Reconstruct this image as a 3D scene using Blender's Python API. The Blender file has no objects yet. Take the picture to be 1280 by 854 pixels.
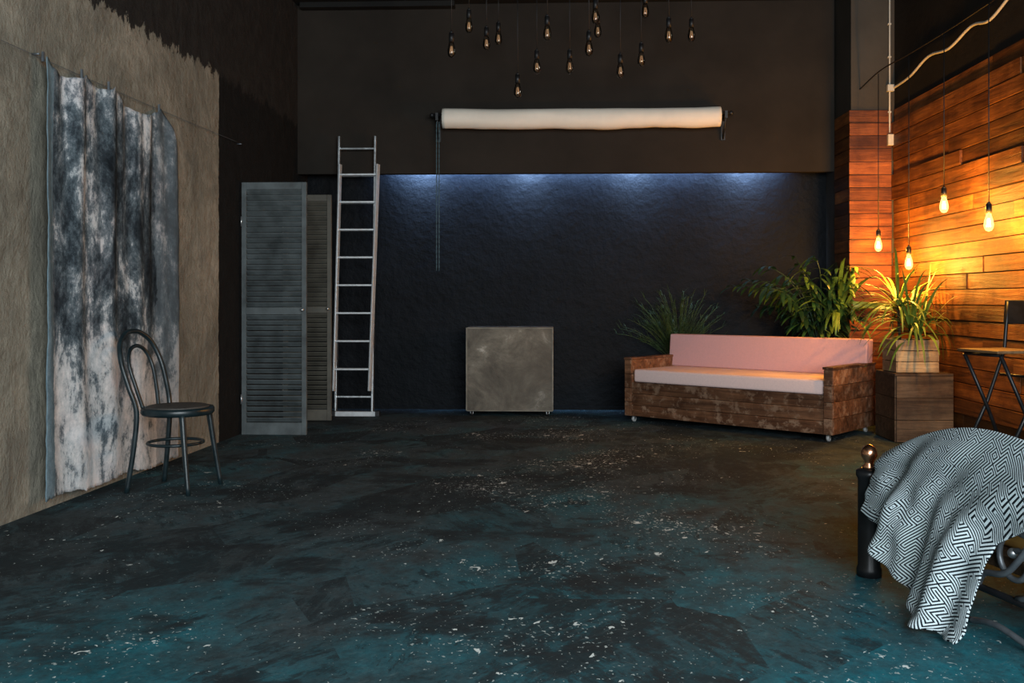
import bpy, bmesh, math, random
from mathutils import Vector, Matrix, noise as mnoise
random.seed(7)
scene=bpy.context.scene
PI=math.pi
scene.view_settings.view_transform='Standard'
# ------------------------------------------------------------ node helpers
class NT:
    def __init__(s,name):
        s.mat=bpy.data.materials.new(name); s.mat.use_nodes=True
        s.nt=s.mat.node_tree; s.b=s.nt.nodes['Principled BSDF']; s.out=s.nt.nodes['Material Output']
    def n(s,t): return s.nt.nodes.new(t)
    def link(s,a,b): s.nt.links.new(a,b)
    def put(s,sock,v):
        if hasattr(v,'is_linked') or isinstance(v,bpy.types.NodeSocket): s.link(v,sock)
        else:
            if isinstance(v,(tuple,list)) and len(v)==3 and sock.type=='RGBA': v=(*v,1)
            sock.default_value=v
    def coord(s,kind='Object',scale=(1,1,1),rot=(0,0,0)):
        # rotate first, then stretch, so strokes run along a true direction
        t=s.n('ShaderNodeTexCoord'); v=t.outputs[kind]
        if any(rot):
            r=s.n('ShaderNodeMapping'); r.inputs['Rotation'].default_value=rot; s.link(v,r.inputs['Vector']); v=r.outputs[0]
        m=s.n('ShaderNodeMapping'); m.inputs['Scale'].default_value=scale
        s.link(v,m.inputs['Vector']); return m.outputs[0]
    def noise(s,vec,scale,detail=4,rough=.5,dist=0):
        t=s.n('ShaderNodeTexNoise'); s.link(vec,t.inputs['Vector'])
        t.inputs['Scale'].default_value=scale;t.inputs['Detail'].default_value=detail
        t.inputs['Roughness'].default_value=rough;t.inputs['Distortion'].default_value=dist
        return t.outputs['Fac']
    def ramp(s,fac,stops,interp='LINEAR'):
        r=s.n('ShaderNodeValToRGB'); r.color_ramp.interpolation=interp
        e=r.color_ramp.elements
        while len(e)<len(stops): e.new(.5)
        for i,(p,c) in enumerate(stops):
            e[i].position=p
            if not isinstance(c,(tuple,list)): c=(c,c,c)
            e[i].color=(*c,1)
        s.put(r.inputs[0],fac); return r.outputs[0]
    def mix(s,f,a,b,mode='MIX'):
        m=s.n('ShaderNodeMix'); m.data_type='RGBA'; m.blend_type=mode
        s.put(m.inputs[0],f); s.put(m.inputs[6],a); s.put(m.inputs[7],b); return m.outputs[2]
    def m(s,op,a,b=0.0,c=0.0):
        t=s.n('ShaderNodeMath'); t.operation=op
        s.put(t.inputs[0],a); s.put(t.inputs[1],b); s.put(t.inputs[2],c); return t.outputs[0]
    def bump(s,h,strength=.3,dist=.01):
        b=s.n('ShaderNodeBump'); b.inputs['Strength'].default_value=strength; b.inputs['Distance'].default_value=dist
        s.put(b.inputs['Height'],h); s.link(b.outputs[0],s.b.inputs['Normal'])
    def col(s,c): s.put(s.b.inputs['Base Color'],c)
    def rough(s,c): s.put(s.b.inputs['Roughness'],c)
    def spec(s,c): s.b.inputs['Specular IOR Level'].default_value=c
    def sep(s,v):
        t=s.n('ShaderNodeSeparateXYZ'); s.link(v,t.inputs[0]); return t.outputs
def simple(name,c,r=.5,metal=0,var=.25,scale=20,bump=.1):
    k=NT(name); v=k.coord()
    f=k.noise(v,scale,5,.6)
    k.col(k.ramp(f,[(.3,tuple(x*(1-var) for x in c)),(.7,tuple(min(1,x*(1+var)) for x in c))]))
    k.rough(k.ramp(f,[(.3,max(0,r-.08)),(.7,min(1,r+.08))]))
    k.b.inputs['Metallic'].default_value=metal
    if bump: k.bump(f,bump,.005)
    return k.mat
def wood(name,dark,light,axis='X',sc=1.0,rough=.55,var=.5,worn=None):
    k=NT(name)
    s={'X':(.8,14,14),'Y':(14,.8,14),'Z':(14,14,.8)}[axis]
    s=tuple(q*sc for q in s)
    g=k.n('ShaderNodeNewGeometry'); rnd=g.outputs['Random Per Island']
    t=k.n('ShaderNodeTexCoord'); va=k.n('ShaderNodeVectorMath'); va.operation='ADD'
    cb=k.n('ShaderNodeCombineXYZ'); r10=k.m('MULTIPLY',rnd,37.0)
    for i in range(3): k.link(r10,cb.inputs[i])
    k.link(t.outputs['Object'],va.inputs[0]); k.link(cb.outputs[0],va.inputs[1])
    mp=k.n('ShaderNodeMapping'); mp.inputs['Scale'].default_value=s; k.link(va.outputs[0],mp.inputs[0])
    f=k.noise(mp.outputs[0],1.6,9,.7,.8)
    f2=k.noise(va.outputs[0],3.0,6,.65)
    c=k.ramp(f,[(.3,dark),(.5,tuple((a+b)/2 for a,b in zip(dark,light))),(.68,light)])
    c=k.mix(k.ramp(f2,[(.38,0.0),(.62,.8)]),c,k.mix(1.0,c,(.36,.28,.24),'MULTIPLY'))
    if worn:
        f3=k.noise(va.outputs[0],11,6,.7); c=k.mix(k.ramp(f3,[(.52,0.0),(.62,.7)]),c,worn)
    br=k.m('MULTIPLY_ADD',rnd,var,1-var*.6)
    cc=k.n('ShaderNodeCombineColor')
    for i in range(3): k.link(br,cc.inputs[i])
    c=k.mix(1.0,c,cc.outputs[0],'MULTIPLY')
    k.col(c); k.rough(rough); k.bump(f,.8,.010); k.spec(.3)
    return k.mat
# ------------------------------------------------------------ mesh helpers
def finish(bm,name,mats,parent=None,bevel=0,smooth=False,seg=2,loc=None,rot=None,autos=None):
    me=bpy.data.meshes.new(name); bmesh.ops.recalc_face_normals(bm,faces=bm.faces[:]); bm.to_mesh(me); bm.free()
    for m in mats: me.materials.append(m)
    o=bpy.data.objects.new(name,me); scene.collection.objects.link(o)
    if loc is not None: o.location=loc
    if rot is not None: o.rotation_euler=rot
    if smooth:
        for p in me.polygons: p.use_smooth=True
    if bevel:
        b=o.modifiers.new('bev','BEVEL'); b.width=bevel; b.segments=seg; b.limit_method='ANGLE'; b.angle_limit=math.radians(40)
    if parent: o.parent=parent
    return o
def empty(name,loc=(0,0,0),rot=(0,0,0)):
    e=bpy.data.objects.new(name,None); e.empty_display_size=.1; e.location=loc; e.rotation_euler=rot
    scene.collection.objects.link(e); return e
def box(bm,c,s,mat=0,M=None):
    r=bmesh.ops.create_cube(bm,size=1)['verts']
    T=Matrix.Translation(c)
    if M is not None: T=T@M.to_4x4()
    T=T@Matrix.Diagonal((*s,1))
    bmesh.ops.transform(bm,matrix=T,verts=r)
    for f in {f for v in r for f in v.link_faces}: f.material_index=mat
    return r
def box2(bm,lo,hi,mat=0):
    lo=Vector(lo);hi=Vector(hi); return box(bm,(lo+hi)/2,hi-lo,mat)
def cyl(bm,p0,p1,r0,r1=None,mat=0,seg=16,smooth=True):
    r1=r0 if r1 is None else r1
    p0=Vector(p0);p1=Vector(p1); d=p1-p0
    r=bmesh.ops.create_cone(bm,cap_ends=True,segments=seg,radius1=r0,radius2=r1,depth=d.length)['verts']
    T=Matrix.Translation((p0+p1)/2)@d.to_track_quat('Z','Y').to_matrix().to_4x4()
    bmesh.ops.transform(bm,matrix=T,verts=r)
    for f in {f for v in r for f in v.link_faces}:
        f.material_index=mat; f.smooth=smooth and len(f.verts)==4
def sphere(bm,c,r,mat=0,s=(1,1,1),seg=16):
    q=bmesh.ops.create_uvsphere(bm,u_segments=seg,v_segments=seg//2+2,radius=r)['verts']
    bmesh.ops.transform(bm,matrix=Matrix.Translation(c)@Matrix.Diagonal((*s,1)),verts=q)
    for f in {f for v in q for f in v.link_faces}: f.material_index=mat; f.smooth=True
def cr(pts,n=8):
    P=[Vector(p) for p in pts]; out=[]
    P=[P[0]*2-P[1]]+P+[P[-1]*2-P[-2]]
    for i in range(1,len(P)-2):
        a,b,c,d=P[i-1:i+3]
        for k in range(n):
            t=k/n; out.append(.5*((2*b)+(c-a)*t+(2*a-5*b+4*c-d)*t*t+(3*b-a-3*c+d)*t**3))
    out.append(P[-2]); return out
def tube(bm,pts,r,mat=0,seg=10,rad=None):
    pts=[Vector(p) for p in pts]; n=len(pts); rings=[]; up=None
    for i,p in enumerate(pts):
        t=(pts[min(i+1,n-1)]-pts[max(i-1,0)]).normalized()
        if up is None: up=t.orthogonal().normalized()
        up=(up-t*up.dot(t)); up=up.normalized() if up.length>1e-6 else t.orthogonal().normalized()
        w=t.cross(up); rr=rad(i/(n-1)) if rad else r
        rings.append([bm.verts.new(p+(up*math.cos(2*PI*k/seg)+w*math.sin(2*PI*k/seg))*rr) for k in range(seg)])
    for i in range(n-1):
        for k in range(seg):
            f=bm.faces.new((rings[i][k],rings[i][(k+1)%seg],rings[i+1][(k+1)%seg],rings[i+1][k])); f.material_index=mat; f.smooth=True
    for R in (rings[0],rings[-1]):
        f=bm.faces.new(R); f.material_index=mat
def lathe(bm,prof,c,mat=0,seg=20,cap=True):
    c=Vector(c); rings=[]
    for r,z in prof:
        rings.append([bm.verts.new(c+Vector((r*math.cos(2*PI*k/seg),r*math.sin(2*PI*k/seg),z))) for k in range(seg)])
    for i in range(len(prof)-1):
        for k in range(seg):
            f=bm.faces.new((rings[i][k],rings[i][(k+1)%seg],rings[i+1][(k+1)%seg],rings[i+1][k])); f.material_index=mat; f.smooth=True
    if cap:
        for R in (rings[0],rings[-1]): bm.faces.new(R).material_index=mat
def blade(bm,base,az,elev,L,w,droop,mat=0,n=9,fold=.25):
    p=Vector(base); d=Vector((math.cos(az)*math.cos(elev),math.sin(az)*math.cos(elev),math.sin(elev)))
    side=Vector((-math.sin(az),math.cos(az),0)); prev=None
    for i in range(n+1):
        t=i/n; ww=w*(0.55+1.4*t)*(1-t)**.75 if t<1 else 0
        ww=max(ww,.0008)
        nrm=side.cross(d).normalized()
        row=[bm.verts.new(p-side*ww+nrm*-ww*fold*-1),bm.verts.new(p),bm.verts.new(p+side*ww+nrm*ww*fold)]
        if prev:
            for k in range(2):
                f=bm.faces.new((prev[k],prev[k+1],row[k+1],row[k])); f.material_index=mat; f.smooth=True
        prev=row
        d=(d+Vector((0,0,-droop*(0.3+t)/n))).normalized(); p=p+d*(L/n)
    return p
# ------------------------------------------------------------ materials
def m_floor():
    k=NT('floor_paint'); o=k.coord(); s=k.sep(o)
    big=k.noise(k.coord(scale=(1.2,.8,1),rot=(0,0,.3)),.9,5,.6,.2)
    b1=k.noise(k.coord(scale=(11,3,1),rot=(0,0,-.5)),1.0,9,.78,0)
    b2=k.noise(k.coord(scale=(11,3,1),rot=(0,0,.6)),1.0,9,.78,0)
    b3=k.noise(k.coord(scale=(11,2.6,1),rot=(0,0,.05)),1.0,9,.78,0)
    vo=k.n('ShaderNodeTexVoronoi'); vo.inputs['Scale'].default_value=1.9; k.link(k.coord(scale=(1.2,.7,1),rot=(0,0,.5)),vo.inputs['Vector'])
    vs=k.sep(vo.outputs['Color'])
    z1=k.m('GREATER_THAN',vs[0],.4); z2=k.m('GREATER_THAN',vs[0],.72)
    st=k.mix(z2,k.mix(z1,b1,b2),b3)
    fine=k.noise(o,34,10,.82)
    med=k.noise(k.coord(scale=(1,.75,1)),3.5,10,.76)
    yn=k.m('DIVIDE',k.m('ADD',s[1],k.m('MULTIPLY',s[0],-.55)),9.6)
    g=k.ramp(yn,[(.25,.13),(.38,.045),(.55,-.04),(1,-.1)])  # daylight falloff painted into the colour: teal near camera, slate further back
    near=k.ramp(yn,[(.26,.026),(.42,.008),(.55,0.0)])  # same painted-in light: fewer black strokes towards the bright foreground
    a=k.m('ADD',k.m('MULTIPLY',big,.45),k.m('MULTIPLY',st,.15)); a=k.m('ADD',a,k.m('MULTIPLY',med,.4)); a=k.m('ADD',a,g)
    teal=k.ramp(fine,[(.3,(.005,.072,.098)),(.7,(.018,.155,.19))])
    slate=k.ramp(fine,[(.3,(.026,.040,.047)),(.7,(.085,.108,.115))])
    blk=k.ramp(fine,[(.3,(.008,.011,.013)),(.75,(.028,.034,.038))])
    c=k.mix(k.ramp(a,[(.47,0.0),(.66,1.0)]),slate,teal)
    mot=k.ramp(med,[(.32,.42),(.68,1.45)]); c=k.mix(1.0,c,mot,'MULTIPLY')
    zone2=k.m('ADD',k.m('MULTIPLY',med,.42),k.m('MULTIPLY',vs[1],.10))
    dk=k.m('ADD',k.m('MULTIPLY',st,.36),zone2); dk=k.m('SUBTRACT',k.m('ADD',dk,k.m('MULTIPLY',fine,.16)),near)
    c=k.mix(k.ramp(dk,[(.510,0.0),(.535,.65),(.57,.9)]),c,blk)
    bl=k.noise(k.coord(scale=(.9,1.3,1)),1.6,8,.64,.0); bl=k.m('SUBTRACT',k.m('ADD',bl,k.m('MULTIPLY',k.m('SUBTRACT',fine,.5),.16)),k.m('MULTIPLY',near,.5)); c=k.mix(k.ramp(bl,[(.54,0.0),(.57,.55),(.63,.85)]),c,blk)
    sc=k.noise(k.coord(scale=(9,1.5,1),rot=(0,0,.8)),6,10,.8); c=k.mix(k.ramp(sc,[(.55,0.0),(.66,.4)]),c,(.13,.175,.18))
    sc2=k.noise(k.coord(scale=(1.5,10,1),rot=(0,0,.5)),7,9,.8); c=k.mix(k.ramp(sc2,[(.60,0.0),(.68,.45)]),c,(.20,.25,.25))
    cl=k.noise(o,1.2,3,.5); zone=k.ramp(k.m('ABSOLUTE',k.m('SUBTRACT',s[0],.25)),[(0,.045),(.9,.014),(1,-.002)])
    cl=k.m('ADD',k.m('MULTIPLY',k.m('SUBTRACT',cl,.5),.38),zone)
    fl=k.noise(k.coord(scale=(1,.75,1),rot=(0,0,.5)),18,3,.7,.4)
    fmask=k.ramp(k.m('ADD',fl,cl),[(.71,0.0),(.722,1.0)])
    fl2=k.noise(k.coord(scale=(1,.7,1),rot=(0,0,-.4)),55,2,.6,.3); m2=k.ramp(k.m('ADD',fl2,cl),[(.695,0.0),(.72,.8)])
    c=k.mix(fmask,c,(.66,.71,.69)); c=k.mix(m2,c,(.42,.48,.47))
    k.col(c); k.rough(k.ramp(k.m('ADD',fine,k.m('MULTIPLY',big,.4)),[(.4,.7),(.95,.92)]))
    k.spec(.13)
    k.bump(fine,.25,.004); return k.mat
def m_leftwall():
    k=NT('plaster_two_tone'); o=k.coord(); s=k.sep(o)
    n1=k.noise(o,1.1,9,.72,.4); n2=k.noise(o,7,9,.74); n3=k.noise(k.coord(scale=(1,1.3,.8)),2.6,8,.7,.3)
    pl=k.ramp(n1,[(.32,(.16,.15,.122)),(.48,(.29,.268,.212)),(.66,(.46,.415,.33))])
    pl=k.mix(k.ramp(n2,[(.38,.0),(.66,.65)]),pl,(.19,.175,.138))
    pl=k.mix(k.ramp(n3,[(.52,.0),(.62,.5)]),pl,(.14,.132,.11))
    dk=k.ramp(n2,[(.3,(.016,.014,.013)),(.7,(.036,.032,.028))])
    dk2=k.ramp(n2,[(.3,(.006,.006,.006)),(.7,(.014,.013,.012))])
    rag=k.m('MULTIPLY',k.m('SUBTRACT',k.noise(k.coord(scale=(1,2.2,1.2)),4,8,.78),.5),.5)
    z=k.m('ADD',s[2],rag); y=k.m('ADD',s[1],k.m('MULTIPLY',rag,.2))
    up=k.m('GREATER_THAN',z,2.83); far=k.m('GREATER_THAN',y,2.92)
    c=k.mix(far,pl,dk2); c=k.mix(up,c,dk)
    k.col(c); k.rough(.85); k.spec(.2); k.bump(k.m('ADD',k.m('MULTIPLY',n1,1.2),k.m('ADD',k.m('MULTIPLY',n2,.6),n3)),1.0,.05); return k.mat
def m_wall(name,a,b,rough=.7,bstr=.4,sc=1.5,bs=14,bd=.012,sp=.15):
    k=NT(name); o=k.coord(); n1=k.noise(o,sc,7,.6); n2=k.noise(o,bs,6,.6)
    k.col(k.ramp(n1,[(.3,a),(.7,b)])); k.rough(rough); k.spec(sp); k.bump(k.m('ADD',n1,n2),bstr,bd); return k.mat
def m_curtain():
    k=NT('painted_canvas')
    a=k.noise(k.coord('UV',scale=(1.8,1.0,1)),1.9,10,.72,.5)
    st=k.noise(k.coord('UV',scale=(5.5,.32,1)),2.0,5,.6,.3)
    fine=k.noise(k.coord('UV',scale=(1.2,.8,1)),11,10,.85)
    uv=k.sep(k.coord('UV')); xx=uv[0]; yy=uv[1]
    f=k.m('ADD',k.m('MULTIPLY',a,.50),k.m('MULTIPLY',st,.14)); f=k.m('ADD',f,k.m('MULTIPLY',fine,.36))
    low=k.ramp(k.m('DIVIDE',yy,2.35),[(.0,.085),(.32,.075),(.43,0.0),(.7,.0),(1,.035)])
    lft=k.ramp(k.m('DIVIDE',xx,1.56),[(0,.02),(.3,.01),(.6,0),(1,0)])
    f=k.m('ADD',k.m('ADD',f,low),lft)
    c=k.ramp(f,[(.415,(.010,.014,.018)),(.475,(.034,.047,.058)),(.515,(.09,.12,.14)),(.545,(.19,.225,.25)),(.568,(.48,.52,.54)),(.65,(.82,.82,.82))])
    pk=k.noise(k.coord('UV'),2.5,3,.5); c=k.mix(k.ramp(pk,[(.5,0.0),(.7,.4)]),c,k.mix(1.0,c,(1,.78,.77),'MULTIPLY'))
    edge=k.m('LESS_THAN',k.m('ADD',xx,k.m('MULTIPLY',k.m('SUBTRACT',fine,.5),.08)),.09); c=k.mix(edge,c,k.mix(k.ramp(fine,[(.35,0.0),(.65,1.0)]),(.08,.13,.16),(.22,.31,.36)))
    redge=k.m('GREATER_THAN',k.m('ADD',xx,k.m('MULTIPLY',a,.3)),1.44); c=k.mix(k.m('MULTIPLY',redge,.5),c,(.12,.15,.17))
    k.col(c); k.rough(.9); k.spec(.1); k.bump(fine,.3,.005); return k.mat
def m_maze():
    k=NT('maze_weave'); t=k.coord('UV',scale=(80,80,1)); s=k.sep(t)
    fx=k.m('FLOOR',k.m('DIVIDE',s[0],2.0)); fy=k.m('FLOOR',k.m('DIVIDE',s[1],2.0))
    cb=k.n('ShaderNodeCombineXYZ'); k.link(fx,cb.inputs[0]); k.link(fy,cb.inputs[1])
    w=k.n('ShaderNodeTexWhiteNoise'); w.noise_dimensions='2D'; k.link(cb.outputs[0],w.inputs['Vector'])
    sg=k.m('SUBTRACT',k.m('MULTIPLY',k.m('GREATER_THAN',w.outputs['Value'],.45),2.0),1.0)
    q=k.m('ADD',s[0],k.m('MULTIPLY',s[1],sg))
    p=k.m('PINGPONG',q,.5)
    st=k.m('GREATER_THAN',p,.235)
    fz=k.noise(k.coord('UV'),300,2,.5)
    c=k.mix(st,(.010,.014,.018),k.ramp(fz,[(.3,(.42,.52,.56)),(.7,(.60,.68,.71))]))
    k.col(c); k.rough(.95); k.spec(.1); k.bump(k.m('ADD',fz,p),.4,.002); return k.mat
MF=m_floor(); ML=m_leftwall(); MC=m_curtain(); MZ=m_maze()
MBW=m_wall('black_plaster',(.0024,.0032,.0044),(.0054,.0070,.0096),.6,.6,2.2,13,.020,.12)
MBH=m_wall('brown_black_paint',(.019,.0155,.0125),(.031,.025,.020),.8,.25)
MPIL=m_wall('grey_brown_paint',(.055,.048,.040),(.08,.07,.058),.8,.25)
MRW=m_wall('charcoal_paint',(.014,.012,.011),(.026,.023,.020),.8,.3)
MCE=m_wall('ceiling_paint',(.012,.012,.012),(.02,.02,.019),.9,.2)
MWY=wood('wall_planks_y',(.055,.014,.004),(.40,.145,.033),'Y',.9,.55,.9)
MWX=wood('wall_planks_x',(.075,.017,.005),(.38,.115,.03),'X',.9,.55,.8)
MSOF=wood('stained_planks',(.05,.022,.012),(.28,.13,.065),'X',1.0,.5,.6,(.32,.20,.13))
MCRD=wood('weathered_crate',(.05,.033,.02),(.19,.125,.075),'X',1.1,.7,.4)
MCRL=wood('pale_crate',(.35,.22,.11),(.68,.5,.28),'X',1.2,.6,.3)
MSTS=wood('stool_seat_wood',(.12,.06,.025),(.32,.19,.09),'Y',1.2,.5,.2)
MPINK=simple('pink_fabric',(.70,.39,.38),.9,0,.05,60,.15)
MPINK2=simple('pale_pink_fabric',(.80,.59,.55),.9,0,.05,60,.15)
MBLK=simple('black_metal',(.012,.013,.015),.4,.3)
MBLKP=simple('black_plastic',(.01,.01,.011),.5)
MCHR=simple('dark_teal_lacquer',(.008,.018,.022),.38,0,.4,12)
MSEAT=simple('worn_seat',(.05,.045,.04),.6,0,.5,14)
MALU=simple('aluminium',(.58,.61,.63),.35,.9,.1)
MALU2=simple('white_aluminium',(.62,.65,.67),.4,.4,.08)
MDOOR=simple('blue_grey_door_paint',(.078,.092,.095),.6,0,.45,6,.2)
MDOOR2=simple('taupe_door_paint',(.085,.080,.064),.6,0,.35,6,.2)
MPAP=simple('cream_paper',(.88,.81,.70),.8,0,.04,6,.05)
MCOP=simple('copper',(.75,.36,.20),.28,1,.1)
MIRON=simple('grey_iron',(.16,.18,.20),.45,.6,.2)
MWHT=simple('white_plastic',(.62,.58,.5),.5,0,.08)
MRUB=simple('caster_wheel',(.45,.45,.44),.5,0,.1)
MPOT=simple('dark_pot',(.02,.019,.018),.5)
MSOIL=simple('soil',(.03,.02,.012),.95,0,.5,40,.6)
MOCH=simple('ochre_sheet',(.5,.27,.06),.85,0,.15,10,.2)
MLEA=simple('leaf_green',(.085,.16,.025),.45,0,.5,5,.05)
MLEB=simple('leaf_dark',(.016,.048,.016),.4,0,.5,5,.05)
MLEF=simple('leaf_feathery',(.045,.08,.018),.55,0,.5,5,.05)
MTEAC=simple('teal_chain',(.02,.06,.075),.5)
def m_conc():
    k=NT('mottled_concrete'); o=k.coord(); n1=k.noise(o,3.0,9,.72,.5); n2=k.noise(k.coord(scale=(1,1,.5)),2.2,4,.5)
    c=k.ramp(n1,[(.32,(.05,.045,.037)),(.48,(.13,.118,.095)),(.58,(.20,.185,.15)),(.66,(.42,.40,.35))])
    c=k.mix(k.ramp(n2,[(.4,0.0),(.6,.5)]),c,(.08,.073,.06)); k.col(c); k.rough(.8); k.bump(n1,.3,.006); return k.mat
MCON=m_conc(); MCONE=simple('pale_edge',(.2,.19,.16),.8,0,.4,9)
def m_glass():
    k=NT('bulb_glass'); tr=k.n('ShaderNodeBsdfTransparent'); gl=k.n('ShaderNodeBsdfGlossy'); gl.inputs['Roughness'].default_value=.06
    fr=k.n('ShaderNodeFresnel'); fr.inputs[0].default_value=1.5; mx=k.n('ShaderNodeMixShader')
    tr.inputs[0].default_value=(.93,.88,.8,1)
    f=k.m('ADD',fr.outputs[0],.05); k.link(f,mx.inputs[0]); k.link(tr.outputs[0],mx.inputs[1]); k.link(gl.outputs[0],mx.inputs[2]); k.link(mx.outputs[0],k.out.inputs[0]); return k.mat
def m_lit():
    k=NT('lit_bulb_glass'); tr=k.n('ShaderNodeBsdfTransparent'); em=k.n('ShaderNodeEmission'); em.inputs[0].default_value=(1,.62,.16,1); em.inputs[1].default_value=4
    mx=k.n('ShaderNodeMixShader'); mx.inputs[0].default_value=.45
    k.link(tr.outputs[0],mx.inputs[1]); k.link(em.outputs[0],mx.inputs[2]); k.link(mx.outputs[0],k.out.inputs[0]); return k.mat
def m_em(name,c,s):
    k=NT(name); k.b.inputs['Emission Color'].default_value=(*c,1); k.b.inputs['Emission Strength'].default_value=s; k.col(c); return k.mat
MGL=m_glass(); MLIT=m_lit(); MFIL=m_em('hot_filament',(1,.75,.35),60); MFILC=m_em('filament',(.9,.55,.3),.35)
# ------------------------------------------------------------ room shell
LA=-math.atan(.045)
LO=Vector((-2.67,4.4,0)); LD=Vector((.045,1,0)).normalized(); LN=Vector((1,-.045,0)).normalized()
def LW(off,s,z): return LO+LD*s+LN*off+Vector((0,0,z))
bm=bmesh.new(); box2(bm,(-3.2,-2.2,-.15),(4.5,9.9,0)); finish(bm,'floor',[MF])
bm=bmesh.new(); box2(bm,(-.15,-6.6,0),(0,5.4,3.98)); finish(bm,'wall_left',[ML],loc=LO,rot=(0,0,LA))
bm=bmesh.new(); box2(bm,(-2.6,9.64,0),(3.3,9.8,3.98)); finish(bm,'wall_back',[MBW])
bm=bmesh.new(); box2(bm,(-2.46,9.31,2.33),(2.745,9.40,3.98)); finish(bm,'wall_bulkhead',[MBH],bevel=.004)
bm=bmesh.new(); box2(bm,(3.15,5.5,0),(3.3,9.64,3.98)); box2(bm,(3.3,5.5,0),(4.2,5.62,3.98)); box2(bm,(4.2,-2.2,0),(4.35,5.62,3.98)); finish(bm,'wall_right',[MRW])
bm=bmesh.new(); box2(bm,(2.76,8.86,0),(3.15,9.64,3.98)); finish(bm,'wall_pillar',[MPIL])
bm=bmesh.new(); box2(bm,(-3.2,-2.2,3.98),(4.5,9.9,4.1)); box2(bm,(-2.4,9.2,3.93),(-.9,9.31,3.98)); finish(bm,'ceiling',[MCE])
bm=bmesh.new()
box2(bm,(-2.4,9.62,0),(2.75,9.64,.035)); finish(bm,'baseboard_back',[MBW])
# plank cladding
bm=bmesh.new(); h=2.83/24
for r in range(24):
    z=r*h; y=8.84
    first=random.uniform(.8,2.6)
    while y>5.5:
        y2=max(5.5,y-first); t=random.uniform(.010,.036)
        box2(bm,(3.15-t,y2+.003,z+.004),(3.15,y-.003,z+h-.004),0); y=y2; first=random.uniform(1.6,2.8)
finish(bm,'wall_right_wood_cladding',[MWY],bevel=.003)
bm=bmesh.new()
for r in range(24):
    z=r*h; t=random.uniform(.012,.026)
    box2(bm,(2.74,8.86-t,z+.003),(3.12,8.86,z+h-.003),0)
for r in range(24):
    z=r*h; t=random.uniform(.012,.018)
    box2(bm,(2.76-t,8.862,z+.002),(2.76,9.31,z+h-.002),1)
finish(bm,'wall_pillar_wood_cladding',[MWX,MWY],bevel=.003)
# ------------------------------------------------------------ hanging canvas
bm=bmesh.new(); uvl=bm.loops.layers.uv.new('UVMap')
S0,S1=.46,2.02; NA,NB=180,110; pins=[0.02,.40,.70,1.36]
def ctop(x):
    for i in range(len(pins)-1):
        if pins[i]<=x<=pins[i+1]:
            q=(x-pins[i])/(pins[i+1]-pins[i]); return 2.355-.07*math.sin(PI*q)**.8*(pins[i+1]-pins[i])/.5
    if x>pins[-1]: q=(x-pins[-1])/(S1-S0-pins[-1]); return 2.355-.26*q**1.5
    return 2.355
g=[]
for i in range(NA+1):
    x=(S1-S0)*i/NA; col=[]
    for j in range(NB+1):
        v=j/NB
        zb=.06-.03*x/1.5+.012*math.sin(x*9)+.012*mnoise.noise(Vector((x*14,0,5)))+.006*mnoise.noise(Vector((x*45,0,9)))
        zt=ctop(x)+.008*mnoise.noise(Vector((x*20,3,5))); z=zb+(zt-zb)*v
        off=.050+.018*math.sin(x*17+.9*math.sin(v*2.5)+.6+1.4*math.sin(x*2.3))*(.5+.5*v)+.008*math.sin(x*37+v*3)*v+.024*mnoise.noise(Vector((x*2.2,v*1.6,1)))
        off+=.012*(1-v)
        u=x/1.56
        xs=x+ .02*(1-v)*(u-.6)+(max(0,1-u*6)+max(0,u*6-5))*(.014*mnoise.noise(Vector((v*9,u*2,2)))+.006*mnoise.noise(Vector((v*40,u,4))))
        col.append((bm.verts.new(LW(max(off,.012),S0+xs,z)),(x,z)))
    g.append(col)
for i in range(NA):
    for j in range(NB):
        q=[g[i][j],g[i+1][j],g[i+1][j+1],g[i][j+1]]
        f=bm.faces.new([a[0] for a in q]); f.smooth=True
        for l,a in zip(f.loops,q): l[uvl].uv=a[1]
e=empty('hanging_canvas_backdrop')
o=finish(bm,'canvas',[MC],parent=e); sd=o.modifiers.new('s','SOLIDIFY'); sd.thickness=.003
bm=bmesh.new()
tube(bm,[LW(.03,s,2.37-.02*math.sin(PI*min(1,max(0,(s+1.5)/4.8)))) for s in [-1.5+.2*i for i in range(25)]],.002,0,6)
for s in (-.4,.44,3.3): cyl(bm,LW(0,s,2.365),LW(.04,s,2.365),.005,None,0,8)
for p in pins: box(bm,LW(.035,S0+p,2.36),(.012,.012,.05),0)
finish(bm,'string_and_pegs',[MIRON],parent=e)
# ------------------------------------------------------------ bentwood chair
e=empty('bentwood_chair',(-2.165,5.52,0),(0,0,math.radians(-11)))
bm=bmesh.new()
hoop=[(-.20,-.185,.0),(-.165,-.17,.25),(-.15,-.165,.46),(-.185,-.185,.60),(-.23,-.19,.74),(-.268,-.15,.85),(-.285,-.07,.905),(-.288,0,.915)]
full=hoop+[(x,-y,z) for x,y,z in hoop[-2::-1]]
tube(bm,cr(full,7),.015,0,10)
inner=[(-.165,-.075,.46),(-.20,-.10,.60),(-.235,-.11,.72),(-.258,-.075,.80),(-.264,0,.83)]
tube(bm,cr(inner+[(x,-y,z) for x,y,z in inner[-2::-1]],7),.0115,0,10)
for sg in (-1,1):
    tube(bm,cr([(.125,sg*.14,.455),(.15,sg*.155,.25),(.185,sg*.175,0)],6),.015,0,10,rad=lambda t:.019-.006*t)
tube(bm,[(.155*math.cos(2*PI*i/40)-.005,.155*math.sin(2*PI*i/40),.27) for i in range(41)],.009,0,8)
lathe(bm,[(.14,.435),(.195,.435),(.205,.447),(.205,.468),(.198,.478),(.16,.478)],(.01,0,0),0,40)
finish(bm,'frame',[MCHR],parent=e)
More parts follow.
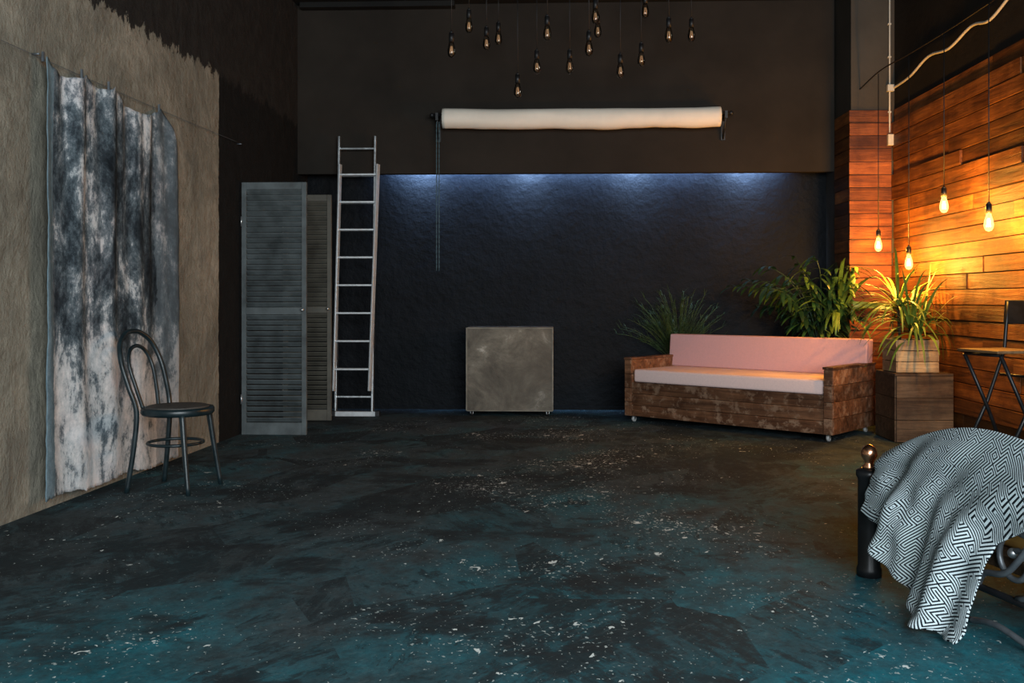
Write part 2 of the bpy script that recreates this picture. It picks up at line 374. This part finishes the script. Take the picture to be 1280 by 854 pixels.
bm=bmesh.new(); lathe(bm,[(.172,.474),(.178,.480),(.165,.487),(.08,.483),(.01,.481)],(.01,0,0),0,40)
finish(bm,'seat',[MSEAT],parent=e)
# ------------------------------------------------------------ louvered doors
def louver(name,x0,x1,y,z1,mat,rot=0):
    e=empty(name,(x0,y,0),(0,0,rot)); W=x1-x0; bm=bmesh.new(); T=.032; st=.04
    box2(bm,(0,-T/2,.0),(st,T/2,z1)); box2(bm,(W-st,-T/2,.0),(W,T/2,z1))
    mid=.98
    box2(bm,(st,-T/2,.0),(W-st,T/2,.10)); box2(bm,(st,-T/2,z1-.06),(W-st,T/2,z1)); box2(bm,(st,-T/2,mid),(W-st,T/2,mid+.06))
    R=Matrix.Rotation(math.radians(42),3,'X')
    for a,b in ((.10,mid),(mid+.06,z1-.06)):
        n=int((b-a)/.042)
        for i in range(n): box(bm,(W/2,0,a+(i+.5)*(b-a)/n),(W-2*st,.006,.050),0,R)
    finish(bm,'panel',[mat],parent=e,bevel=.0025,seg=1)
    bm=bmesh.new(); cyl(bm,(W-.025,-T/2,1.02),(W-.025,-T/2-.03,1.02),.007,None,0,12); sphere(bm,(W-.025,-T/2-.035,1.02),.014,0)
    for z in (.25,1.7): cyl(bm,(0,-T/2,z),(0,-T/2,z+.08),.007,None,0,8)
    finish(bm,'knob_and_hinges',[MALU],parent=e)
louver('louvered_door',-2.50,-1.965,7.76,2.06,MDOOR)
louver('louvered_door',-2.42,-1.975,8.70,2.06,MDOOR2)
# ------------------------------------------------------------ ladder
e=empty('aluminium_ladder',(-1.83,9.05,0)); bm=bmesh.new()
def lad(bm,x0,x1,p0,p1,rungs,mat,rw=.028,off=0):
    p0=Vector(p0);p1=Vector(p1); d=(p1-p0); L=d.length; q=d.normalized()
    ang=math.atan2(-(p1.y-p0.y),(p1.z-p0.z)); R=Matrix.Rotation(ang,3,'X')
    for x in (x0,x1):
        box(bm,Vector((x,0,0))+(p0+p1)/2,(rw,.06,L),mat,R)
    for t in rungs:
        c=p0+q*t; box(bm,Vector(((x0+x1)/2,c.y,c.z)),(x1-x0,.032,.018),mat,R)
lad(bm,-.185,.165,(0,0,.03),(0,.17,2.68),[.15+.265*i for i in range(10)],0,.018)
for (xa,xb) in ((-.190,-.160),(.150,.205)):
    a=Vector((xa,-.055,.24)); b=Vector((xb,.085,2.40)); d=b-a
    R=d.to_track_quat('Z','Y').to_matrix(); box(bm,(a+b)/2,(.017,.05,d.length),1,R)
for i in range(8):
    z=.445+.265*i; t=(z-.24)/2.16; box2(bm,(-.185+.03*t,-.07+.14*t,z-.009),(.155+.045*t,-.04+.14*t,z+.009),1)
box2(bm,(-.21,-.05,.0),(.23,.0,.045),1)
for x in (-.2,.22): box2(bm,(x-.02,-.055,0),(x+.02,.01,.05),2)
finish(bm,'rails_and_rungs',[MALU,MALU2,MBLKP],parent=e,bevel=.003)
# ------------------------------------------------------------ concrete cube on casters
e=empty('concrete_block_on_casters',(-.362,9.27,0)); bm=bmesh.new()
W=.815; box2(bm,(-W/2,-.2,.05),(W/2,.2,.835))
for a in (-1,1):
    box2(bm,(a*W/2-.009,-.203,.05),(a*W/2+.005,.2,.838),1)
box2(bm,(-W/2,-.203,.826),(W/2,.2,.84),1); box2(bm,(-W/2,-.203,.045),(W/2,.2,.056),1)
finish(bm,'block',[MCON,MCONE],parent=e,bevel=.005)
def caster(bm,x,y,mw=0,mb=1,h=.05):
    r=h*.42; cyl(bm,(x-.01,y,r),(x+.01,y,r),r,None,mw,16); box2(bm,(x-.014,y-.012,r),(x-.011,y+.012,h),mb); box2(bm,(x+.011,y-.012,r),(x+.014,y+.012,h),mb)
    box2(bm,(x-.022,y-.022,h-.004),(x+.022,y+.022,h),mb)
bm=bmesh.new()
for x in (-.36,.36):
    for y in (-.17,.17): caster(bm,x,y)
finish(bm,'casters',[MBLKP,MALU],parent=e)
# ------------------------------------------------------------ sofa
SO=Vector((.70,8.73,0)); SA=math.radians(-40)
e=empty('pallet_sofa',SO,(0,0,SA)); L=1.95; D=.82; bm=bmesh.new()
def rows(bm,lo,hi,z0,z1,n,axis,mat=0):
    for i in range(n):
        a=z0+(z1-z0)*i/n+.0015; b=z0+(z1-z0)*(i+1)/n-.0015; j=random.uniform(-.003,.003)
        if axis=='x': box2(bm,(lo[0],lo[1]+j,a),(hi[0],hi[1]+j,b),mat)
        else: box2(bm,(lo[0]+j,lo[1],a),(hi[0]+j,hi[1],b),mat)
box2(bm,(.03,.03,.06),(L-.03,D-.03,.33))
rows(bm,(.07,0),(L-.07,.02),.055,.36,3,'x'); rows(bm,(0.07,D-.02),(L-.07,D),.055,.36,3,'x')
for x in (0,L-.075):
    rows(bm,(x,.0),(x+.022,D),.055,.56,4,'y'); rows(bm,(x+.053,.0),(x+.075,D),.055,.56,4,'y')
    rows(bm,(x+.002,-.012),(x+.073,.0),.055,.56,4,'x'); rows(bm,(x+.002,D),(x+.073,D+.012),.055,.56,4,'x')
    box2(bm,(x-.006,-.016,.56),(x+.081,D+.014,.58))
finish(bm,'wood_frame',[MSOF],parent=e,bevel=.003)
bm=bmesh.new(); box2(bm,(.08,.015,.36),(L-.08,D-.02,.475)); finish(bm,'seat_cushion',[MPINK2],parent=e,bevel=.02,seg=4,smooth=True)
bm=bmesh.new(); box2(bm,(.03,D-.16,.475),(L-.01,D-.03,.775),0)
for v in bm.verts:
    if v.co.z>.6: v.co.y+=.03
finish(bm,'backrest_cushion',[MPINK],parent=e,bevel=.015,seg=4,smooth=True)
bm=bmesh.new()
for x in (.06,L-.06):
    for y in (.05,D-.05): caster(bm,x,y,0,1,.058)
finish(bm,'casters',[MRUB,MALU],parent=e)
def keep_behind_sofa(bm,org):
    # keep foliage out of the sofa volume: push it back behind the backrest
    Rm=Matrix.Rotation(-SA,3,'Z'); Ri=Matrix.Rotation(SA,3,'Z')
    for v in bm.verts:
        q=Rm@(v.co+Vector(org)-SO)
        lim=.60 if q.x<.03 else (.80 if q.y>D-.2 else 1.0)
        if -.03<q.x<L+.03 and q.y<D+.05 and q.z<lim:
            q.y=D+.05+.02*(D+.05-q.y)
            v.co=Ri@q+SO-Vector(org)
# ------------------------------------------------------------ crates
e=empty('wooden_crate_table'); bm=bmesh.new()
x0,x1,y0,y1=2.68,3.11,7.50,7.94
box2(bm,(x0+.01,y0+.01,.0),(x1-.01,y1-.01,.51))
for i in range(3):
    a=.005+i*.17; b=a+.167
    box2(bm,(x0,y0-.012,a),(x1,y0+.008,b)); box2(bm,(x0-.012,y0,a),(x0+.008,y1,b)); box2(bm,(x1-.008,y0,a),(x1+.0,y1,b))
for i in range(3):
    q=y0+(y1-y0)/3*i; box2(bm,(x0-.014,q-.012,.512),(x1,q+(y1-y0)/3-.015,.533))
finish(bm,'planks',[MCRD],parent=e,bevel=.003)
e=empty('potted_dracaena',(2.86,7.70,.534)); bm=bmesh.new()
hw=.155
for i in range(3):
    a=.004+i*.085; b=a+.08
    for s in (-1,1):
        box2(bm,(-hw,s*hw-.008,a),(hw,s*hw+.008,b)); box2(bm,(s*hw-.008,-hw,a),(s*hw+.008,hw,b))
for sx in (-1,1):
    for sy in (-1,1): box2(bm,(sx*(hw-.02)-.014,sy*(hw-.02)-.014,0),(sx*(hw-.02)+.014,sy*(hw-.02)+.014,.255))
box2(bm,(-hw+.01,-hw+.01,.01),(hw-.01,hw-.01,.21),1)
finish(bm,'crate_planter',[MCRL,MSOIL],parent=e,bevel=.002)
bm=bmesh.new()
def clampx(v,lim,soft=.12):
    return v if v<lim-soft else lim-soft+soft*(1-math.exp(-(v-lim+soft)/soft))
for c,(n,hz) in {(0,0):(44,.38),(-.06,.05):(40,.52),(.05,-.03):(36,.32)}.items():
    tube(bm,[(c[0],c[1],.2),(c[0]*1.2,c[1]*1.2,hz)],.012,1,8)
    for i in range(n):
        az=i*2.399+random.uniform(-.2,.2); el=random.uniform(.0,1.35)
        blade(bm,(c[0]*1.2,c[1]*1.2,hz-.06+random.uniform(0,.07)),az,el,random.uniform(.40,.60),random.uniform(.011,.017),random.uniform(1.2,3.2),0,12)
for v in bm.verts:
    v.co.x=clampx(v.co.x,.24)
    if v.co.z<.02: v.co.z=.02+random.uniform(0,.01)
finish(bm,'leaves',[MLEA,MSOIL],parent=e)
# broad leafy plant behind the sofa
def potbm(r,h):
    bm=bmesh.new(); lathe(bm,[(r*.75,0),(r,h*.9),(r*1.05,h*.92),(r*1.05,h),(r*.93,h),(r*.9,h*.93)],(0,0,0),0,28)
    cyl(bm,(0,0,h*.85),(0,0,h*.93),r*.9,None,1,24); return bm
PP=(2.47,8.78,0)
e=empty('potted_palm',PP); finish(potbm(.17,.48),'pot',[MPOT,MSOIL],parent=e)
bm=bmesh.new()
for i in range(32):
    az=i*2.399; el=random.uniform(1.05,1.5); Ls=random.uniform(.75,1.2)
    if math.cos(az)>.3: el=max(el,1.2)
    p=Vector((0,0,.46)); d=Vector((math.cos(az)*math.cos(el),.6*math.sin(az)*math.cos(el),math.sin(el))).normalized(); pts=[p.copy()]
    for k in range(12):
        d=(d+Vector((math.cos(az)*.015,0,-.024*k*random.uniform(.7,1.3)))).normalized(); p=p+d*Ls/12; pts.append(p.copy())
    for q in pts: q.x=clampx(q.x,.26); q.y=min(max(q.y,-.25),.4)
    tube(bm,pts,.005,0,6,rad=lambda t:.007-.005*t)
    m=0 if random.random()<.75 else 1
    for k in range(5,13):
        for sg in (-1,1):
            dd=(pts[k]-pts[k-1]); a2=math.atan2(dd.y,dd.x)+sg*random.uniform(.6,1.1)
            blade(bm,pts[k],a2,random.uniform(-.5,.5),random.uniform(.13,.22),random.uniform(.020,.030),1.6,m,6,.15)
for i in range(38):
    az=random.uniform(-3.0,.4); blade(bm,(.14,-.04,.88),az,random.uniform(.5,1.4),random.uniform(.5,.8),.020,random.uniform(1.4,3.0),1,12)
tube(bm,[(.0,0,.46),(.08,-.01,.6),(.14,-.04,.90)],.014,2,8)
keep_behind_sofa(bm,PP)
for v in bm.verts:
    if v.co.y>-.12: v.co.x=clampx(v.co.x,.245,.06)
    else: v.co.x=min(v.co.x,.60)
finish(bm,'leaves',[MLEB,MLEA,MSOIL],parent=e)
# feathery plant
FP=(1.26,9.50,0)
e=empty('potted_fern',FP); finish(potbm(.105,.48),'pot',[MPOT,MSOIL],parent=e)
bm=bmesh.new()
for i in range(110):
    az=random.uniform(0,2*PI); el=random.uniform(.75,1.45); Ls=random.uniform(.4,.74)
    p=Vector((0,0,.46)); d=Vector((math.cos(az)*math.cos(el)*1.2,math.sin(az)*math.cos(el)*.4,math.sin(el))).normalized(); pts=[p.copy()]
    for k in range(9):
        d=(d+Vector((-.02,0,-.10*(k/6)))).normalized(); p=p+d*Ls/9; p.y=min(p.y,.11); pts.append(p.copy())
    tube(bm,pts,.002,0,5)
    for k in range(3,10):
        for sg in (-1,1,-.5,.5):
            dd=(pts[k]-pts[k-1]); a2=math.atan2(dd.y,dd.x)+sg*random.uniform(.5,1.2)
            blade(bm,pts[k],a2,random.uniform(.1,1.1),random.uniform(.05,.1),.0028,.6,0,3,.1)
keep_behind_sofa(bm,FP)
for v in bm.verts: v.co.y=min(v.co.y,.12)
finish(bm,'fronds',[MLEF],parent=e)
# ------------------------------------------------------------ pendants
def bulb(bm,x,y,z,ztop,gm,fm,sc=1.0):
    prof=[(.004,-.065),(.018,-.060),(.028,-.042),(.031,-.020),(.027,.008),(.019,.035),(.014,.055)]
    lathe(bm,[(a*sc,b*sc) for a,b in prof],(x,y,z),gm,18)
    cyl(bm,(x,y,z+.05*sc),(x,y,z+.115*sc),.020*sc,.018*sc,0,16); cyl(bm,(x,y,z+.115*sc),(x,y,z+.13*sc),.018*sc,.006,0,16)
    cyl(bm,(x,y,z+.12*sc),(x,y,ztop),.0035,None,0,6)
    cyl(bm,(x,y,z-.02),(x,y,z+.05),.004,None,0,6)
    for i in range(5):
        a=2*PI*i/5; cyl(bm,(x+.006*math.cos(a),y+.006*math.sin(a),z+.02),(x+.013*math.cos(a),y+.013*math.sin(a),z-.035),.0013,None,fm,5)
bm=bmesh.new()
px=[(564,60,7.6),(586,30,8.2),(608,52,8.3),(623,46,8.5),(647,112,8.0),(671,82,8.2),(684,40,7.7),(712,82,8.1),(736,60,7.7),(744,20,8.0),(747,38,8.4),(775,88,8.1),(801,74,8.3),(806,14,8.4),(835,44,7.9),(863,44,8.4)]
for u,v,d in px:
    bulb(bm,(u-685)/1200*d,d,1.1+(375-v)/1200*d,3.95,1,2,1.08)
cyl(bm,(-.9,8.05,3.95),(1.35,8.05,3.95),.015,None,0,10)
for x in (-.7,-.3,.1,.5,.9,1.2): box2(bm,(x-.01,7.55,3.955),(x+.01,8.55,3.98),0)
finish(bm,'pendant_bulb_cluster',[MBLKP,MGL,MFILC])
lit=[(1098,305,8.25),(1136,327,7.65),(1180,255,7.0),(1236,277,6.3)]
for u,v,d in lit:
    x=(u-685)/1200*d; y=d+.0375*(u-640)/1200*d; z=1.1+(375-v)/1200*d
    e=empty('pendant_lamp',(x,y,z)); bm=bmesh.new(); bulb(bm,0,0,0,3.045-z,1,2,1.0)
    finish(bm,'bulb_and_cord',[MBLKP,MLIT,MFIL],parent=e)
    ld=bpy.data.lights.new('bulb_light','POINT'); ld.energy=84; ld.color=(1,.44,.06); ld.shadow_soft_size=.03
    lo=bpy.data.objects.new('bulb_light',ld); scene.collection.objects.link(lo); lo.parent=e; lo.location=(0,0,-.02)
bm=bmesh.new(); tube(bm,cr([(2.84,8.86,3.02),(2.83,8.3,3.055),(2.86,7.7,3.05),(2.89,7.0,3.05),(2.895,6.3,3.05),(2.9,5.8,3.05),(2.95,5.62,3.05),(3.14,5.56,3.03)],6),.006,0,8)
finish(bm,'lamp_support_cable',[MBLK])
# conduit
bm=bmesh.new()
tube(bm,cr([(3.13,8.84,3.02),(3.12,8.4,3.03),(3.12,8.0,3.10),(3.12,7.6,3.06),(3.12,7.2,3.12),(3.12,6.9,3.08),(3.12,6.5,3.17),(3.12,6.1,3.10),(3.12,5.6,3.12)],7),.011,0,10)
finish(bm,'cable_conduit',[MWHT])
bm=bmesh.new(); cyl(bm,(3.10,8.84,2.62),(3.10,8.84,3.98),.008,None,0,10); box2(bm,(3.075,8.80,2.50),(3.125,8.84,2.60),0); box2(bm,(3.07,8.80,2.99),(3.13,8.845,3.05),0)
for z in (2.8,3.3,3.6): box2(bm,(3.085,8.835,z),(3.115,8.86,z+.015),0)
finish(bm,'wall_switch_and_pipe',[MWHT],bevel=.003)
# ------------------------------------------------------------ paper roll
e=empty('backdrop_paper_roll',(.31,9.135,2.835)); bm=bmesh.new(); seg=48; n=80; rings=[]
for i in range(n+1):
    x=-1.315+2.63*i/n; ring=[]; sag=-.012*(1-(x/1.315)**2)
    for k in range(seg):
        a=2*PI*k/seg; r=.092+.003*math.sin(x*4+1)+.006*mnoise.noise(Vector((x*2.5,math.cos(a),math.sin(a))))
        if math.sin(a)<0: r+=abs(math.sin(a))*(.012*(.6+.4*math.sin(x*7))+.008*mnoise.noise(Vector((x*6,1,1))))
        ring.append(bm.verts.new((x,r*math.cos(a),r*math.sin(a)+sag)))
    rings.append(ring)
for i in range(n):
    for k in range(seg):
        f=bm.faces.new((rings[i][k],rings[i][(k+1)%seg],rings[i+1][(k+1)%seg],rings[i+1][k])); f.smooth=True
for R in (rings[0],rings[-1]): bm.faces.new(R)
finish(bm,'paper',[MPAP],parent=e)
bm=bmesh.new(); cyl(bm,(-1.42,0,.03),(1.42,0,.03),.016,None,0,12)
for x in (-1.37,1.37):
    box2(bm,(x-.012,-.02,-.02),(x+.012,.17,.05)); box2(bm,(x-.02,.155,-.20),(x+.02,.173,.06)); cyl(bm,(x,0,.0),(x,.16,-.19),.009,None,0,8)
    sphere(bm,(x*1.035,0,.03),.022,0)
finish(bm,'brackets_and_rod',[MBLKP],parent=e)
bm=bmesh.new()
z=-.05; i=0
while z>-1.45:
    for dx in (-.012,.012):
        box(bm,(-1.36+dx,-.01,z),(.009 if i%2 else .005,.005 if i%2 else .009,.028))
    z-=.024; i+=1
finish(bm,'pull_chain',[MTEAC],parent=e)
# ------------------------------------------------------------ folding stool
e=empty('folding_bar_chair',(2.86,6.12,0),(0,0,math.radians(16))); bm=bmesh.new()
for s in (-1,1):
    y=s*.18
    tube(bm,[(-.22,y,0),(.02,y,.45),(.15,y,.78),(.165,y,.95),(.18,y,1.09)],.012,0,8)
    tube(bm,[(.18,y*.88,0),(.0,y*.88,.42),(-.17,y*.88,.76)],.012,0,8)
tube(bm,[(-.15,-.18,.13),(-.15,.18,.13)],.010,0,8); tube(bm,[(.13,-.15,.13),(.13,.15,.13)],.010,0,8)
tube(bm,[(-.09,-.18,.25),(-.09,.18,.25)],.010,0,8); tube(bm,[(-.17,-.15,.76),(-.17,.15,.76)],.010,0,8)
tube(bm,[(.12,-.18,.62),(.12,.18,.62)],.010,0,8)
finish(bm,'frame',[MBLK],parent=e)
bm=bmesh.new(); box2(bm,(-.21,-.18,.772),(.15,.18,.792)); finish(bm,'seat',[MSTS],parent=e,bevel=.008,seg=3)
bm=bmesh.new()
vs=[]
for i in range(13):
    y=-.20+.4*i/12; xo=.155-.03*(1-(y/.2)**2)*-1
    for zz in (.945,1.10):
        for dx in (0,.02): vs.append(bm.verts.new((xo+dx+(zz-.945)*.08,y,zz)))
for i in range(12):
    a=vs[i*4:i*4+4]; b=vs[i*4+4:i*4+8]
    for p,q in ((0,1),(1,3),(3,2),(2,0)): bm.faces.new((a[p],a[q],b[q],b[p]))
for a in (vs[:4],vs[-4:]): bm.faces.new((a[0],a[1],a[3],a[2]))
finish(bm,'backrest',[MBLKP],parent=e,bevel=.006,seg=2)
# ------------------------------------------------------------ bed
BO=Vector((1.28,3.88,0)); bf=Vector((.26,-.966,0)).normalized(); bg=Vector((.966,.26,0)).normalized()
def B(s,o,z): return BO+bf*s-bg*o+Vector((0,0,z))     # o = outwards from bed
Rb=Matrix((bg,(-bf),(0,0,1))).transposed()
def arch(s): return .43+.23*max(0,math.sin(PI*s/1.4))
e=empty('iron_bed')
bm=bmesh.new()
for s in (0,1.4):
    P=B(s,0,0); lathe(bm,[(.030,0),(.048,.0),(.048,.03),(.043,.04),(.043,.385),(.050,.40),(.050,.42),(.03,.43)],P,0,24)
    lathe(bm,[(.024,.425),(.027,.437),(.016,.447),(.021,.46),(.031,.478),(.031,.492),(.024,.512),(.008,.523),(.002,.524)],P,1,24)
for s in (0,1.4):
    P=B(s,-1.9,0); lathe(bm,[(.030,0),(.048,.0),(.043,.04),(.043,.9),(.03,.93)],P,0,24); sphere(bm,P+Vector((0,0,.955)),.032,1)
tube(bm,[B(.04+1.32*i/30,0,arch(.04+1.32*i/30)-.02) for i in range(31)],.013,0,10)
tube(bm,[B(0,0,.14),B(1.4,0,.14)],.012,0,10)
tube(bm,[B(.04+1.32*i/30,-1.9,arch(.04+1.32*i/30)+.4) for i in range(31)],.013,0,10)
for s in (0,1.4): tube(bm,[B(s,0,.26),B(s,-1.9,.26)],.018,0,10)
for i in range(1,9): tube(bm,[B(1.4*i/9,-1.9,.2),B(1.4*i/9,-1.9,arch(1.4*i/9)+.39)],.008,0,8)
def scroll(cs,cz,r,sg,ph,turn=1.6):
    pts=[]
    for i in range(41):
        t=i/40; a=ph+sg*t*turn*2*PI; rr=r*(1-.78*t); pts.append(B(cs+rr*math.cos(a),0.0,cz+rr*math.sin(a)))
    tube(bm,pts,.010,2,8); sphere(bm,pts[-1],.017,3)
for c in (.22,.46,.80,1.10):
    scroll(c,.27,.12,1,-PI/2); scroll(c+.10,.44,.10,-1,PI/2,1.3)
tube(bm,cr([B(.62,0,.14),B(.68,.02,.20),B(.80,.03,.24),B(.92,.02,.40),B(.98,0,.55)],8),.011,2,8)
tube(bm,cr([B(.6,.01,.02),B(.75,.03,.05),B(.95,.02,.03),B(1.1,0,.14)],8),.011,2,8)
finish(bm,'frame',[MBLK,MCOP,MIRON,MALU],parent=e)
bm=bmesh.new(); box(bm,B(.7,-.98,.36),(1.76,1.30,.20),0,Rb); finish(bm,'mattress',[MOCH],parent=e,bevel=.04,seg=4,smooth=True)
bm=bmesh.new(); box(bm,B(.7,-.96,.235),(1.84,1.34,.05),0,Rb); finish(bm,'bed_slat_base',[MCRD],parent=e,bevel=.004)
# blanket
def lerp(x,tab):
    for (a,p),(b,q) in zip(tab,tab[1:]):
        if x<=b: t=(x-a)/(b-a) if b>a else 0; t=max(0,t); return p+(q-p)*t
    return tab[-1][1]
bm=bmesh.new(); uvl=bm.loops.layers.uv.new('UVMap'); NA=110; NBk=26; NF=70; g=[]
for i in range(NA+1):
    a=i/NA; col=[]
    for j in range(NBk+NF+1):
        if j<NBk:
            q=1-j/NBk
            s=.12+a*1.06; zt=arch(s)+.012
            inn=.62*q; zm=.478+.012*mnoise.noise(Vector((s*5,inn*5,0)))
            w=min(1,inn/.14); w=w*w*(3-2*w); z=zt*(1-w)+zm*w + .012*math.sin(s*24)*w*(1-q)
            P=B(s,-inn,z); ul=-(inn+.1*w)
        else:
            b=(j-NBk)/NF
            sr=lerp(b,[(0,1.18),(.22,.98),(.42,.80),(.7,.775),(1,.79)]); sl=lerp(b,[(0,.12),(.5,.09),(1,.07)])
            s=sl+(sr-sl)*a
            s0=.12+a*1.06; zt=arch(s0)+.012; hem=lerp(a*.8,[(0,.28),(.1,.25),(.25,.15),(.4,.075),(.6,.022),(.8,.012)])
            ob=lerp(a*.8,[(0,.06),(.3,.13),(.8,.20)])
            bb=b
            z=zt+(hem-zt)*(bb**1.02)
            fold=(.036*b**.7)*math.sin(a*17+2.2*b+.8*math.sin(a*5))+.016*b*math.sin(a*37+1.5+b*3)
            fold*=min(1,.35+a*4)
            fold+=.03*math.sin(PI*b)*mnoise.noise(Vector((a*4,b*4,3)))
            o=.018+ob*(b**1.1)+fold+.012*math.sin(PI*min(1,b*3))
            if z<.05: o+= (0.05-z)*.8; z=max(z,.012+.006*(1+math.sin(a*40)))
            o=max(o,.02)
            P=B(s,o,z); ul=b*(zt-hem)*1.08
        col.append((bm.verts.new(P),(s,ul)))
    g.append(col)
for i in range(NA):
    for j in range(NBk+NF):
        q=[g[i][j],g[i+1][j],g[i+1][j+1],g[i][j+1]]
        f=bm.faces.new([x[0] for x in q]); f.smooth=True
        for l,x in zip(f.loops,q): l[uvl].uv=x[1]
o=finish(bm,'patterned_throw_blanket',[MZ]); sd=o.modifiers.new('s','SOLIDIFY'); sd.thickness=.006; sd.offset=0
# ------------------------------------------------------------ lights
def area(name,loc,target,sx,sy,p,c):
    l=bpy.data.lights.new(name,'AREA'); l.shape='RECTANGLE'; l.size=sx; l.size_y=sy; l.energy=p; l.color=c
    o=bpy.data.objects.new(name,l); scene.collection.objects.link(o); o.location=loc
    o.rotation_euler=(Vector(target)-Vector(loc)).to_track_quat('-Z','Y').to_euler(); return o
area('window_daylight',(1.4,-1.9,2.1),(-.9,6,.6),4.5,2.6,600,(.88,.96,1.0))
led=area('cove_led_strip',(.35,9.53,2.52),(.35,9.64,2.44),3.9,.02,130,(.34,.56,1.0)); led.data.spread=math.radians(125)
for x in (-1.25,-.2,.85,1.95):
    l=bpy.data.lights.new('cove_spot','SPOT'); l.energy=110; l.color=(.45,.66,1.0); l.spot_size=math.radians(114); l.spot_blend=.9; l.shadow_soft_size=.06
    o=bpy.data.objects.new('cove_spot',l); scene.collection.objects.link(o); o.location=(x,9.50,2.56)
    o.rotation_euler=(Vector((x,9.64,2.45))-o.location).to_track_quat('-Z','Y').to_euler()
w=bpy.data.worlds.new('world'); scene.world=w; w.use_nodes=True
bg_=w.node_tree.nodes['Background']; bg_.inputs[0].default_value=(.5,.68,.8,1); bg_.inputs[1].default_value=.2
# ------------------------------------------------------------ camera
cd=bpy.data.cameras.new('camera'); cd.lens=33.75; cd.sensor_width=36; cd.shift_y=-52/1280; cd.clip_end=100
co=bpy.data.objects.new('camera',cd); scene.collection.objects.link(co); co.location=(0,0,1.1); co.rotation_euler=(PI/2,0,math.atan(.0375)); scene.camera=co
